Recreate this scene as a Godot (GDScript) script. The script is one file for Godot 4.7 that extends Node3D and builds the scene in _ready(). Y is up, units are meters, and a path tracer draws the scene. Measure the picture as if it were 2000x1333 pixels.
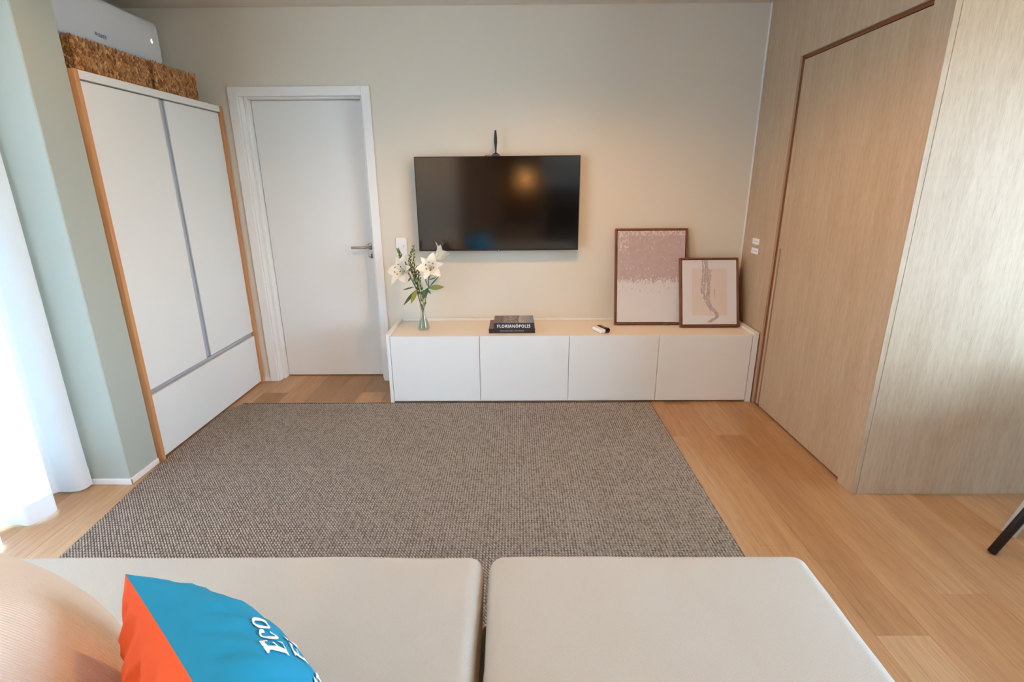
extends Node3D

const H := 2.645          # ceiling height
const WX := 1.70          # face of the oak wall on the right
var taken := {}
var M := {}
var rng := RandomNumberGenerator.new()

# ---------------------------------------------------------------- helpers
func begin() -> SurfaceTool:
	var st := SurfaceTool.new()
	st.begin(Mesh.PRIMITIVE_TRIANGLES)
	st.set_smooth_group(-1)
	return st

func vtx(st: SurfaceTool, p: Vector3, uv := Vector2.ZERO) -> void:
	st.set_uv(uv)
	st.add_vertex(p)

# a b c d run counter-clockwise seen from outside
func quad(st: SurfaceTool, a: Vector3, b: Vector3, c: Vector3, d: Vector3, ua := Vector2.ZERO, ub := Vector2.ZERO, uc := Vector2.ZERO, ud := Vector2.ZERO) -> void:
	vtx(st, a, ua); vtx(st, c, uc); vtx(st, b, ub)
	vtx(st, a, ua); vtx(st, d, ud); vtx(st, c, uc)

func tri_out(st: SurfaceTool, a: Vector3, b: Vector3, c: Vector3, out: Vector3) -> void:
	if (b - a).cross(c - a).dot(out) > 0.0:
		vtx(st, a); vtx(st, c); vtx(st, b)
	else:
		vtx(st, a); vtx(st, b); vtx(st, c)

# chamfered box between corners lo and hi
func cbox(st: SurfaceTool, lo: Vector3, hi: Vector3, ch := 0.002, xf := Transform3D.IDENTITY) -> void:
	var mid := (lo + hi) * 0.5
	var h := (hi - lo) * 0.5
	ch = minf(ch, 0.45 * minf(h.x, minf(h.y, h.z)))
	var pt := func(s: Vector3, ax: int) -> Vector3:
		var q := Vector3.ZERO
		for k in 3:
			q[k] = mid[k] + s[k] * (h[k] if k == ax else h[k] - ch)
		return xf * q
	for ax in 3:
		var b := (ax + 1) % 3
		var c := (ax + 2) % 3
		for sg in [-1.0, 1.0]:
			var out := Vector3.ZERO
			out[ax] = sg
			var v := []
			for t in [[-1, -1], [1, -1], [1, 1], [-1, 1]]:
				var s := Vector3.ZERO
				s[ax] = sg; s[b] = t[0]; s[c] = t[1]
				v.append(pt.call(s, ax))
			tri_out(st, v[0], v[1], v[2], xf.basis * out)
			tri_out(st, v[0], v[2], v[3], xf.basis * out)
			for sb in [-1.0, 1.0]:
				if sg != sb and false:
					continue
				var s1 := Vector3.ZERO
				var s2 := Vector3.ZERO
				s1[ax] = sg; s1[b] = sb; s1[c] = -1
				s2[ax] = sg; s2[b] = sb; s2[c] = 1
				var o2 := Vector3.ZERO
				o2[ax] = sg; o2[b] = sb
				tri_out(st, pt.call(s1, ax), pt.call(s2, ax), pt.call(s2, b), xf.basis * o2)
				tri_out(st, pt.call(s1, ax), pt.call(s2, b), pt.call(s1, b), xf.basis * o2)
	for sx in [-1.0, 1.0]:
		for sy in [-1.0, 1.0]:
			for sz in [-1.0, 1.0]:
				var s := Vector3(sx, sy, sz)
				tri_out(st, pt.call(s, 0), pt.call(s, 1), pt.call(s, 2), xf.basis * s)

func band(h: float, r: float, steps: int, inner: int) -> Array:
	var o := []
	for k in steps + 1:
		o.append(-h + r - r * tan(PI / 4 * (1.0 - float(k) / steps)))
	for k in range(1, inner):
		o.append(lerpf(-h + r, h - r, float(k) / inner))
	for k in steps + 1:
		o.append(h - r + r * tan(PI / 4 * float(k) / steps))
	return o

# box with round edges; crown lifts the middle of the top; wrinkle is an optional noise
func rbox(st: SurfaceTool, lo: Vector3, hi: Vector3, r: float, steps := 4, crown := 0.0, inner := 1, wrinkle: FastNoiseLite = null, amp := 0.0) -> void:
	st.set_smooth_group(0)
	var mid := (lo + hi) * 0.5
	var h := (hi - lo) * 0.5
	var ins := h - Vector3(r, r, r)
	var at := func(p: Vector3) -> Vector3:
		var c := p.clamp(-ins, ins)
		var q: Vector3 = c + (p - c).normalized() * r
		if crown != 0.0 and q.y > 0.0:
			q.y += crown * (1.0 - pow(absf(q.x / h.x), 4.0)) * (1.0 - pow(absf(q.z / h.z), 4.0)) * clampf(q.y / h.y, 0, 1)
		if wrinkle:
			q += (p - c).normalized() * amp * wrinkle.get_noise_3dv((q + mid) * 1.0)
		return q + mid
	for ax in 3:
		var b := (ax + 1) % 3
		var c := (ax + 2) % 3
		var lb := band(h[b], r, steps, inner)
		var lc := band(h[c], r, steps, inner)
		for sg in [-1.0, 1.0]:
			for i in lb.size() - 1:
				for j in lc.size() - 1:
					var v := []
					for t in [[i, j], [i + 1, j], [i + 1, j + 1], [i, j + 1]]:
						var p := Vector3.ZERO
						p[ax] = sg * h[ax]; p[b] = lb[t[0]]; p[c] = lc[t[1]]
						v.append(at.call(p))
					if sg > 0:
						quad(st, v[0], v[1], v[2], v[3])
					else:
						quad(st, v[0], v[3], v[2], v[1])
	st.set_smooth_group(-1)

func lathe(st: SurfaceTool, prof: Array, seg := 24, xf := Transform3D.IDENTITY, smooth := true) -> void:
	st.set_smooth_group(0 if smooth else -1)
	for i in prof.size() - 1:
		for j in seg:
			var a := TAU * j / seg
			var b := TAU * ((j + 1) % seg) / seg
			var p: Vector2 = prof[i]
			var q: Vector2 = prof[i + 1]
			quad(st, xf * Vector3(p.x * cos(a), p.y, p.x * sin(a)), xf * Vector3(q.x * cos(a), q.y, q.x * sin(a)), xf * Vector3(q.x * cos(b), q.y, q.x * sin(b)), xf * Vector3(p.x * cos(b), p.y, p.x * sin(b)))
	st.set_smooth_group(-1)

func tube(st: SurfaceTool, pts: Array, rad: Array, seg := 10) -> void:
	st.set_smooth_group(0)
	var rings := []
	var n := Vector3.ZERO
	for i in pts.size():
		var d: Vector3 = (pts[mini(i + 1, pts.size() - 1)] - pts[maxi(i - 1, 0)]).normalized()
		if n == Vector3.ZERO:
			n = d.cross(Vector3.UP if absf(d.y) < 0.9 else Vector3.RIGHT).normalized()
		n = (n - d * n.dot(d)).normalized()
		var b := d.cross(n)
		var ring := []
		for j in seg:
			var a := TAU * j / seg
			ring.append(pts[i] + (n * cos(a) + b * sin(a)) * (rad[i] if i < rad.size() else rad[-1]))
		rings.append(ring)
	for i in rings.size() - 1:
		for j in seg:
			var k := (j + 1) % seg
			quad(st, rings[i][j], rings[i][k], rings[i + 1][k], rings[i + 1][j])
	for e in [0, rings.size() - 1]:
		var c: Vector3 = pts[e]
		var out: Vector3 = (pts[1] - pts[0]) * -1.0 if e == 0 else pts[-1] - pts[-2]
		for j in seg:
			tri_out(st, c, rings[e][j], rings[e][(j + 1) % seg], out)
	st.set_smooth_group(-1)

# smooth sheet over a grid of points
func sheet(st: SurfaceTool, g: Array, with_uv := false) -> void:
	st.set_smooth_group(0)
	var n := g.size() - 1
	var m: int = g[0].size() - 1
	for i in n:
		for j in m:
			if with_uv:
				quad(st, g[i][j], g[i + 1][j], g[i + 1][j + 1], g[i][j + 1], Vector2(float(i) / n, float(j) / m), Vector2(float(i + 1) / n, float(j) / m), Vector2(float(i + 1) / n, float(j + 1) / m), Vector2(float(i) / n, float(j + 1) / m))
			else:
				quad(st, g[i][j], g[i + 1][j], g[i + 1][j + 1], g[i][j + 1])
	st.set_smooth_group(-1)

func numbered(called: String) -> String:
	if not taken.has(called):
		taken[called] = 0
		return called
	taken[called] += 1
	return "%s_%03d" % [called, taken[called]]

func put(st: SurfaceTool, called: String, m: Material, parent: Node = null) -> MeshInstance3D:
	st.generate_normals()
	var o := MeshInstance3D.new()
	o.mesh = st.commit()
	o.material_override = m
	if parent == null:
		o.name = numbered(called)
		add_child(o)
	else:
		o.name = called
		parent.add_child(o, true)
	return o

func meshed(mesh: Mesh, called: String, m: Material, parent: Node, xf := Transform3D.IDENTITY) -> MeshInstance3D:
	var o := MeshInstance3D.new()
	o.mesh = mesh
	o.material_override = m
	o.name = called
	o.transform = xf
	parent.add_child(o, true)
	return o

func tag(o: Node, label: String, category: String, group := "") -> Node:
	o.set_meta("label", label)
	o.set_meta("category", category)
	if group != "":
		o.set_meta("group", group)
	return o

func thing(called: String, label: String, category: String, at := Vector3.ZERO, group := "") -> Node3D:
	var o := Node3D.new()
	o.name = numbered(called)
	add_child(o)
	o.position = at
	tag(o, label, category, group)
	return o

func setting(called: String, label: String, category := "room") -> Node3D:
	var o := thing(called, label, category)
	o.set_meta("kind", "structure")
	return o

func box(lo: Vector3, hi: Vector3, called: String, m: Material, parent: Node, ch := 0.002) -> MeshInstance3D:
	var st := begin()
	cbox(st, lo, hi, ch)
	return put(st, called, m, parent)

func std(color: Color, rough := 0.6, metal := 0.0, spec := 0.5) -> StandardMaterial3D:
	var m := StandardMaterial3D.new()
	m.albedo_color = color
	m.roughness = rough
	m.metallic = metal
	m.metallic_specular = spec
	return m

func c8(r: int, g: int, b: int) -> Color:
	return Color(r / 255.0, g / 255.0, b / 255.0)

func seamless(w: int, h: int, freq: float, sd: int, oct := 3) -> PackedByteArray:
	var n := FastNoiseLite.new()
	n.seed = sd
	n.noise_type = FastNoiseLite.TYPE_SIMPLEX_SMOOTH
	n.frequency = freq
	n.fractal_octaves = oct
	var im := n.get_seamless_image(w, h)
	im.convert(Image.FORMAT_L8)
	return im.get_data()

func stretched(w: int, h: int, sw: int, sh: int, freq: float, sd: int, oct := 3) -> PackedByteArray:
	var im := Image.create_from_data(sw, sh, false, Image.FORMAT_L8, seamless(sw, sh, freq, sd, oct))
	im.resize(w, h, Image.INTERPOLATE_CUBIC)
	return im.get_data()

# grain runs along v
func wood_texture(base: Color, dark: Color, sd: int, contrast := 1.0) -> ImageTexture:
	var w := 512
	var h := 1024
	var fine := stretched(w, h, 512, 40, 0.22, sd, 2)
	var mid := stretched(w, h, 256, 24, 0.06, sd + 1, 3)
	var big := stretched(w, h, 64, 24, 0.05, sd + 2, 2)
	var out := PackedByteArray()
	out.resize(w * h * 3)
	for i in w * h:
		var f := fine[i] / 255.0
		var t := (0.46 * clampf((f - 0.50) * 3.2, 0, 1) + 0.34 * mid[i] / 255.0 + 0.30 * big[i] / 255.0)
		t = clampf((t - 0.40) * contrast + 0.40, 0, 1)
		var c := base.lerp(dark, t)
		out[i * 3] = int(c.r * 255); out[i * 3 + 1] = int(c.g * 255); out[i * 3 + 2] = int(c.b * 255)
	return ImageTexture.create_from_image(Image.create_from_data(w, h, false, Image.FORMAT_RGB8, out))

func tri_mat(tex: Texture2D, scale: Vector3, rough: float, tint := Color.WHITE, world := true, spec := 0.5) -> StandardMaterial3D:
	var m := std(tint, rough, 0.0, spec)
	m.albedo_texture = tex
	m.uv1_triplanar = true
	m.uv1_world_triplanar = world
	m.uv1_scale = scale
	return m

func twill(base: Color, dark: Color, depth: float, scale: float, n := 8) -> StandardMaterial3D:
	var s := 128
	var im := Image.create(s, s, false, Image.FORMAT_RGB8)
	var hm := Image.create(s, s, false, Image.FORMAT_RGB8)
	var spots := seamless(s, s, 0.08, 77, 3)
	for y in s:
		for x in s:
			var a := fposmod(float(x + y) * n / s, 1.0)
			var b := fposmod(float(x - y) * n * 0.5 / s, 1.0)
			var hgt := 0.65 * sin(PI * a) + 0.35 * sin(PI * b)
			var t := clampf((0.30 if (x + y) * n * 2 / s % 2 == 0 else 0.62) + (spots[y * s + x] / 255.0 - 0.5) * 0.5, 0, 1)
			im.set_pixel(x, y, base.lerp(dark, t))
			hm.set_pixel(x, y, Color(hgt, hgt, hgt))
	var m := tri_mat(ImageTexture.create_from_image(im), Vector3.ONE * scale, 0.9)
	m.heightmap_enabled = true
	m.heightmap_texture = ImageTexture.create_from_image(hm)
	m.heightmap_scale = depth
	m.rim_enabled = true
	m.rim = 0.25
	return m

func text_arrays(txt: String, font: Array, size: float, weight := 400) -> ArrayMesh:
	var t := TextMesh.new()
	var f := SystemFont.new()
	f.font_names = PackedStringArray(font)
	f.font_weight = weight
	t.font = f
	t.text = txt
	t.font_size = 64
	t.pixel_size = size / 64.0
	t.depth = 0.0
	t.curve_step = 2.0
	var am := ArrayMesh.new()
	am.add_surface_from_arrays(Mesh.PRIMITIVE_TRIANGLES, t.get_mesh_arrays())
	return am

# ---------------------------------------------------------------- light and camera
func lights_and_camera() -> void:
	var cam := Camera3D.new()
	cam.name = "camera"
	cam.fov = 66.927
	cam.near = 0.02
	cam.basis = Basis(Vector3.UP, 0.0072) * Basis(Vector3.RIGHT, -0.2974) * Basis(Vector3.BACK, -0.0066)
	cam.position = Vector3(0, 1.5234, 3.9011)
	add_child(cam)
	cam.current = true
	var we := WorldEnvironment.new()
	we.name = "environment"
	var env := Environment.new()
	env.background_mode = Environment.BG_SKY
	var sky := Sky.new()
	var sm := ProceduralSkyMaterial.new()
	sm.sky_top_color = c8(162, 205, 248)
	sm.sky_horizon_color = c8(198, 227, 248)
	sm.ground_bottom_color = c8(140, 146, 150)
	sm.ground_horizon_color = c8(190, 206, 208)
	sky.sky_material = sm
	env.sky = sky
	env.background_energy_multiplier = 28.0
	env.ambient_light_source = Environment.AMBIENT_SOURCE_DISABLED
	env.tonemap_mode = Environment.TONE_MAPPER_LINEAR
	env.tonemap_exposure = 1.04
	env.sdfgi_enabled = true
	env.ssao_enabled = true
	env.ssil_enabled = true
	we.environment = env
	add_child(we)

func downlight(p: Vector3, energy: float, label: String, color: Color) -> void:
	var t := thing("ceiling_downlight", label, "light", p, "recessed downlights in the ceiling")
	var st := begin()
	lathe(st, [Vector2(0.040, -0.001), Vector2(0.040, -0.006), Vector2(0.052, -0.006), Vector2(0.055, -0.001)], 28)
	put(st, "trim_ring", M.white, t)
	st = begin()
	lathe(st, [Vector2(0.0, -0.004), Vector2(0.040, -0.004)], 28)
	var e := std(Color.WHITE, 0.4)
	e.emission_enabled = true
	e.emission = color
	e.emission_energy_multiplier = 6.0
	put(st, "lamp_lens", e, t)
	var l := SpotLight3D.new()
	l.name = "spot"
	l.position = Vector3(0, -0.02, 0)
	l.rotation.x = -PI / 2
	l.spot_angle = 75
	l.spot_angle_attenuation = 0.6
	l.spot_range = 12
	l.spot_attenuation = 2
	l.light_color = color
	l.light_energy = energy
	l.light_size = 0.03
	l.shadow_enabled = true
	t.add_child(l)

# ---------------------------------------------------------------- materials
func materials() -> void:
	M.wall = std(c8(223, 214, 196), 0.85)
	M.pillar = std(c8(178, 183, 171), 0.85)
	M.ceiling = std(c8(218, 208, 192), 0.9)
	M.white = std(c8(238, 238, 236), 0.4)
	M.door = std(c8(236, 235, 230), 0.45)
	M.lacquer = std(c8(232, 231, 225), 0.5)
	M.shelf = std(c8(236, 224, 205), 0.45)
	M.trim = std(c8(240, 239, 234), 0.45)
	M.alu = std(c8(186, 190, 194), 0.4, 0.3)
	M.steel = std(c8(176, 170, 162), 0.28, 1.0)
	M.dark = std(c8(38, 34, 32), 0.7)
	M.concrete = std(c8(150, 146, 140), 0.9)
	M.black = std(c8(18, 18, 22), 0.45)
	M.blackgloss = std(c8(10, 10, 11), 0.16, 0.0, 0.5)
	M.screen = std(c8(6, 6, 7), 0.10, 0.0, 0.7)
	M.screen.clearcoat_enabled = true
	M.screen.clearcoat = 1.0
	M.screen.clearcoat_roughness = 0.12
	M.bezel = std(c8(60, 60, 62), 0.35, 0.6)
	M.ac = std(c8(240, 243, 246), 0.3)
	var oak := wood_texture(c8(202, 178, 149), c8(166, 138, 109), 11, 0.9)
	M.oak = tri_mat(oak, Vector3(2.6, 1.3, 2.6), 0.46, Color.WHITE, true, 0.45)
	M.oak_door = tri_mat(oak, Vector3(2.6, 1.3, 2.6), 0.42, c8(252, 250, 246))
	M.oak_door.uv1_offset = Vector3(0.37, 0.21, 0.43)
	M.oak_edge = tri_mat(oak, Vector3(1.6, 0.8, 1.6), 0.5, c8(170, 118, 92))
	M.ply = tri_mat(wood_texture(c8(214, 160, 108), c8(188, 124, 74), 23, 1.0), Vector3(3, 0.8, 3), 0.5)
	M.walnut = tri_mat(wood_texture(c8(140, 84, 58), c8(96, 52, 36), 31, 1.2), Vector3(4, 4, 4), 0.4, Color.WHITE, false)
	var plank := wood_texture(c8(200, 161, 119), c8(162, 123, 86), 41, 1.1)
	M.planks = []
	for k in 6:
		var tint: Color = [c8(255, 254, 252), c8(226, 219, 208), c8(246, 236, 222), c8(214, 206, 194), c8(255, 251, 246), c8(234, 220, 202)][k]
		var m := tri_mat(plank, Vector3(1.7, 1.0, 0.55), 0.38, tint)
		m.uv1_offset = Vector3(0.31 * k, 0, 0.17 * k)
		M.planks.append(m)
	M.seat = twill(c8(202, 196, 184), c8(164, 156, 142), 0.05, 36.0)
	M.sofa_body = twill(c8(216, 204, 188), c8(182, 170, 152), 0.06, 27.0)
	M.curtain = std(c8(246, 247, 248), 0.95)
	M.curtain.backlight_enabled = true
	M.curtain.backlight = Color(0.80, 0.80, 0.80)
	M.curtain.cull_mode = BaseMaterial3D.CULL_DISABLED
	M.pane = std(Color(0.9, 0.95, 0.95, 0.05), 0.02)
	M.pane.transparency = BaseMaterial3D.TRANSPARENCY_ALPHA
	M.glass = std(Color(0.86, 0.94, 0.88, 0.05), 0.03)
	M.glass.transparency = BaseMaterial3D.TRANSPARENCY_ALPHA
	M.water = std(Color(0.46, 0.56, 0.26, 0.42), 0.03)
	M.water.transparency = BaseMaterial3D.TRANSPARENCY_ALPHA
	M.petal = std(c8(246, 240, 224), 0.55)
	M.petal.backlight_enabled = true
	M.petal.backlight = Color(0.55, 0.53, 0.45)
	M.anther = std(c8(70, 36, 24), 0.8)
	M.leaf = std(c8(64, 96, 48), 0.5)
	M.leaf_light = std(c8(128, 134, 48), 0.5)
	M.stem = std(c8(74, 92, 52), 0.55)
	M.stem_dark = std(c8(82, 66, 48), 0.6)
	M.bud = std(c8(92, 124, 62), 0.6)
	M.bud_pale = std(c8(206, 204, 160), 0.6)
	M.paper = std(c8(236, 232, 222), 0.8)
	M.baskets = std(Color.WHITE, 0.75)
	M.baskets.vertex_color_use_as_albedo = true
	M.rug_base = std(c8(112, 100, 90), 0.95)
	M.rug_yarn = std(Color.WHITE, 0.9)
	M.rug_yarn.vertex_color_use_as_albedo = true
	M.teal = std(c8(8, 140, 178), 0.85)
	M.orange = std(c8(238, 88, 24), 0.85)
	M.print_white = std(c8(232, 232, 230), 0.8)
	M.grey_laminate = std(c8(150, 152, 150), 0.5)

# ---------------------------------------------------------------- room
func room() -> void:
	# floor of oak planks
	var fl := setting("floor", "light oak plank floor running towards the television wall", "floor")
	box(Vector3(-2.62, -0.08, -0.3), Vector3(3.7, -0.014, 6.6), "subfloor", M.concrete, fl, 0.0)
	var pw := 0.187
	var row := 0
	var x0 := 1.2555 - pw * 20
	var shapes := {}
	while x0 < 3.6:
		var z := -0.28 - rng.randf() * 1.2
		if row == 19: z = 1.996 - 1.5 * 2
		if row == 20: z = 0.9655 - 1.5
		if row == 21: z = 1.4616 - 1.5
		while z < 6.5:
			var z2 := z + 1.5016
			var a := maxf(z, -0.28)
			var b := minf(z2, 6.5)
			if b - a > 0.03:
				box(Vector3(x0 + 0.0002, -0.014, a + 0.0002), Vector3(x0 + pw - 0.0002, 0.0, b - 0.0002), "plank", M.planks[rng.randi() % 6], fl, 0.0004)
			z = z2
		row += 1
		x0 += pw
	# ceiling
	var ce := setting("ceiling", "warm beige painted ceiling", "ceiling")
	box(Vector3(-2.75, H, -0.3), Vector3(3.8, H + 0.12, 6.7), "slab", M.ceiling, ce, 0.0)
	# back wall with the door opening
	var wb := setting("wall_back", "beige painted wall behind the television", "wall")
	var st := begin()
	cbox(st, Vector3(-2.75, -0.08, -0.30), Vector3(-1.95, H, 0.0), 0.0)
	cbox(st, Vector3(-1.02, -0.08, -0.30), Vector3(WX + 0.3, H, 0.0), 0.0)
	cbox(st, Vector3(-1.95, 2.14, -0.30), Vector3(-1.02, H, 0.0), 0.0)
	put(st, "plaster", M.wall, wb)
	var tw := setting("trim_1", "thin white bead in the corner of beige wall and oak wall", "trim")
	box(Vector3(WX - 0.010, 0.52, 0.0), Vector3(WX, H, 0.006), "bead", M.trim, tw, 0.001)
	# left: alcove wall, pillar, window wall
	var wl := setting("wall_left", "painted wall of the wardrobe alcove and window side", "wall")
	st = begin()
	cbox(st, Vector3(-2.75, -0.08, 0.0), Vector3(-2.60, H, 1.275), 0.0)
	cbox(st, Vector3(-2.62, -0.08, 4.95), Vector3(-2.47, H, 6.6), 0.0)
	cbox(st, Vector3(-2.62, 2.44, 1.50), Vector3(-2.47, H, 4.95), 0.0)
	cbox(st, Vector3(-2.62, -0.08, 1.50), Vector3(-2.47, 2.44, 1.80), 0.0)
	put(st, "plaster", M.pillar, wl)
	var pi := setting("wall_pillar", "grey green painted pillar between curtain and wardrobe", "pillar")
	box(Vector3(-2.75, -0.08, 1.275), Vector3(-2.055, H, 1.50), "plaster", M.pillar, pi, 0.004)
	var bl := setting("baseboard_left", "narrow white baseboard around the grey green pillar", "baseboard")
	box(Vector3(-2.47, 0.0, 1.50), Vector3(-2.043, 0.032, 1.512), "board", M.trim, bl)
	box(Vector3(-2.055, 0.0, 1.285), Vector3(-2.043, 0.032, 1.51), "board", M.trim, bl)
	var bb := setting("baseboard_back", "narrow white baseboard between wardrobe and white door", "baseboard")
	box(Vector3(-2.05, 0.0, 0.0), Vector3(-1.98, 0.036, 0.012), "board", M.trim, bb)
	# window: wide sliding glass door to the balcony
	var wi := setting("window_1", "tall sliding glass doors behind the white curtain", "window")
	var zz := [1.83, 2.86, 3.89, 4.92]
	box(Vector3(-2.57, 2.40, 1.80), Vector3(-2.49, 2.445, 4.95), "head", M.white, wi)
	box(Vector3(-2.57, 0.0, 1.80), Vector3(-2.49, 0.03, 4.95), "sill", M.white, wi)
	for z in zz:
		box(Vector3(-2.56, 0.03, z - 0.025), Vector3(-2.50, 2.40, z + 0.025), "mullion", M.white, wi)
	for k in 3:
		box(Vector3(-2.534, 0.03, zz[k] + 0.025), Vector3(-2.528, 2.40, zz[k + 1] - 0.025), "pane", M.pane, wi, 0.0)
	# oak volume on the right
	var wr := setting("wall_right", "oak veneer panelling on the right with a flush door", "wall")
	box(Vector3(WX, 0.0, 0.0), Vector3(WX + 0.045, H, 0.468), "panel", M.oak, wr, 0.001)
	box(Vector3(WX, 2.230, 0.4685), Vector3(WX + 0.045, H, 1.492), "panel", M.oak, wr, 0.001)
	box(Vector3(WX, 0.0, 1.494), Vector3(WX + 0.045, H, 1.606), "panel", M.oak, wr, 0.001)
	box(Vector3(WX + 0.014, 0.0, 0.4685), Vector3(WX + 0.09, 2.2295, 0.501), "jamb", M.oak_edge, wr, 0.001)
	box(Vector3(WX + 0.014, 2.212, 0.5015), Vector3(WX + 0.09, 2.2295, 1.492), "jamb", M.oak_edge, wr, 0.001)
	box(Vector3(WX + 0.10, 0.0, 0.3), Vector3(WX + 0.12, H, 1.52), "backing", M.oak_edge, wr, 0.0)
	box(Vector3(WX, 0.0, 1.6065), Vector3(WX + 0.026, H, 1.612), "corner_strip", M.oak, wr, 0.001)
	box(Vector3(WX + 0.0272, 0.0, 1.57), Vector3(2.92, H, 1.612), "panel", M.oak, wr, 0.001)
	box(Vector3(2.9225, 0.0, 1.57), Vector3(3.62, H, 1.612), "panel", M.oak, wr, 0.001)
	box(Vector3(WX + 0.046, 0.0, 1.50), Vector3(3.62, H, 1.569), "backing", M.oak_edge, wr, 0.0)
	var st2 := begin()
	cbox(st2, Vector3(3.6, -0.08, 1.57), Vector3(3.75, H, 2.3), 0.0)
	cbox(st2, Vector3(3.6, -0.08, 4.8), Vector3(3.75, H, 6.6), 0.0)
	cbox(st2, Vector3(3.6, -0.08, 2.3), Vector3(3.75, 0.5, 4.8), 0.0)
	cbox(st2, Vector3(3.6, 2.25, 2.3), Vector3(3.75, H, 4.8), 0.0)
	put(st2, "plaster", M.wall, wr)
	var w2 := setting("window_2", "wide window on the right beside the dining table", "window")
	box(Vector3(3.64, 0.5, 2.3), Vector3(3.70, 0.54, 4.8), "sill", M.white, w2)
	box(Vector3(3.64, 2.21, 2.3), Vector3(3.70, 2.25, 4.8), "head", M.white, w2)
	for z in [2.32, 3.55, 4.78]:
		box(Vector3(3.64, 0.54, z - 0.02), Vector3(3.70, 2.21, z + 0.02), "mullion", M.white, w2)
	box(Vector3(3.668, 0.54, 2.34), Vector3(3.672, 2.21, 3.53), "pane", M.pane, w2, 0.0)
	box(Vector3(3.668, 0.54, 3.57), Vector3(3.672, 2.21, 4.76), "pane", M.pane, w2, 0.0)
	var d2 := setting("door_2", "flush oak door with slim dark finger groove", "door")
	var dx := WX + 0.009
	box(Vector3(dx, 0.014, 0.506), Vector3(dx + 0.035, 2.206, 0.528), "leaf_edge", M.oak_door, d2, 0.001)
	box(Vector3(dx, 1.107, 0.528), Vector3(dx + 0.035, 2.206, 0.548), "leaf_edge", M.oak_door, d2, 0.0)
	box(Vector3(dx, 0.014, 0.548), Vector3(dx + 0.035, 2.206, 1.4925), "leaf", M.oak_door, d2, 0.001)
	box(Vector3(dx + 0.024, 0.014, 0.5281), Vector3(dx + 0.033, 1.1068, 0.5479), "finger_groove", M.oak_edge, d2, 0.0)
	# rear wall of the room
	var rr := setting("wall_rear", "beige painted wall behind the sofa and kitchen", "wall")
	box(Vector3(-2.62, -0.08, 6.45), Vector3(3.75, H, 6.6), "plaster", M.wall, rr, 0.0)

func white_door() -> void:
	var d := setting("door_1", "white flush door in white frame with steel lever handle", "door")
	# architrave
	var st := begin()
	cbox(st, Vector3(-1.980, 0.0, 0.0), Vector3(-1.915, 2.168, 0.014), 0.003)
	put(st, "architrave", M.trim, d)
	st = begin()
	cbox(st, Vector3(-1.058, 0.0, 0.0), Vector3(-0.996, 2.168, 0.014), 0.003)
	put(st, "architrave", M.trim, d)
	st = begin()
	cbox(st, Vector3(-1.9145, 2.106, 0.0), Vector3(-1.0585, 2.168, 0.014), 0.003)
	put(st, "architrave", M.trim, d)
	# jamb in two steps
	for s in [[-1.95, -1.905, -1.06, -1.02]]:
		box(Vector3(-1.949, 0.0, -0.16), Vector3(-1.905, 2.118, -0.001), "jamb", M.trim, d)
		box(Vector3(-1.905, 0.0, -0.16), Vector3(-1.885, 2.118, -0.055), "jamb", M.trim, d)
		box(Vector3(-1.066, 0.0, -0.16), Vector3(-1.021, 2.118, -0.001), "jamb", M.trim, d)
		box(Vector3(-1.086, 0.0, -0.16), Vector3(-1.0665, 2.118, -0.055), "jamb", M.trim, d)
		box(Vector3(-1.904, 2.112, -0.16), Vector3(-1.067, 2.139, -0.001), "jamb", M.trim, d)
		box(Vector3(-1.884, 2.099, -0.16), Vector3(-1.087, 2.1118, -0.055), "jamb", M.trim, d)
	box(Vector3(-1.882, 0.008, -0.155), Vector3(-1.089, 2.096, -0.115), "leaf", M.door, d, 0.002)
	box(Vector3(-1.95, -0.012, -0.3), Vector3(-1.02, 0.0, -0.158), "threshold", M.planks[0], d, 0.0)
	box(Vector3(-1.95, 0.0, -0.3), Vector3(-1.02, 2.14, -0.28), "backing", M.wall, d, 0.0)
	# lever
	var h := Node3D.new()
	h.name = "lever_handle"
	h.set_meta("label", "brushed steel lever handle")
	d.add_child(h)
	st = begin()
	var px := Vector3(-1.113, 1.062, -0.115)
	lathe(st, [Vector2(0.0, 0.010), Vector2(0.023, 0.010), Vector2(0.026, 0.007), Vector2(0.026, 0.0)], 24, Transform3D(Basis(Vector3.RIGHT, PI / 2), px))
	put(st, "rosette", M.steel, h)
	st = begin()
	tube(st, [px, px + Vector3(0, 0, 0.03), px + Vector3(-0.004, 0, 0.042), px + Vector3(-0.016, -0.001, 0.05), px + Vector3(-0.032, -0.004, 0.052), px + Vector3(-0.135, -0.004, 0.052)], [0.0095], 12)
	put(st, "lever", M.steel, h)
	st = begin()
	var pk := Vector3(-1.113, 0.995, -0.115)
	lathe(st, [Vector2(0.0, 0.006), Vector2(0.022, 0.006), Vector2(0.0245, 0.004), Vector2(0.0245, 0.0)], 24, Transform3D(Basis(Vector3.RIGHT, PI / 2), pk))
	var k := put(st, "keyhole_plate", M.steel, d)
	st = begin()
	lathe(st, [Vector2(0.0, 0.0075), Vector2(0.0052, 0.0075), Vector2(0.0052, 0.0055)], 12, Transform3D(Basis(Vector3.RIGHT, PI / 2), pk + Vector3(0, 0.005, 0)))
	cbox(st, pk + Vector3(-0.003, -0.013, 0.0055), pk + Vector3(0.003, 0.004, 0.0075), 0.0005)
	put(st, "keyhole", M.black, k)

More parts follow.
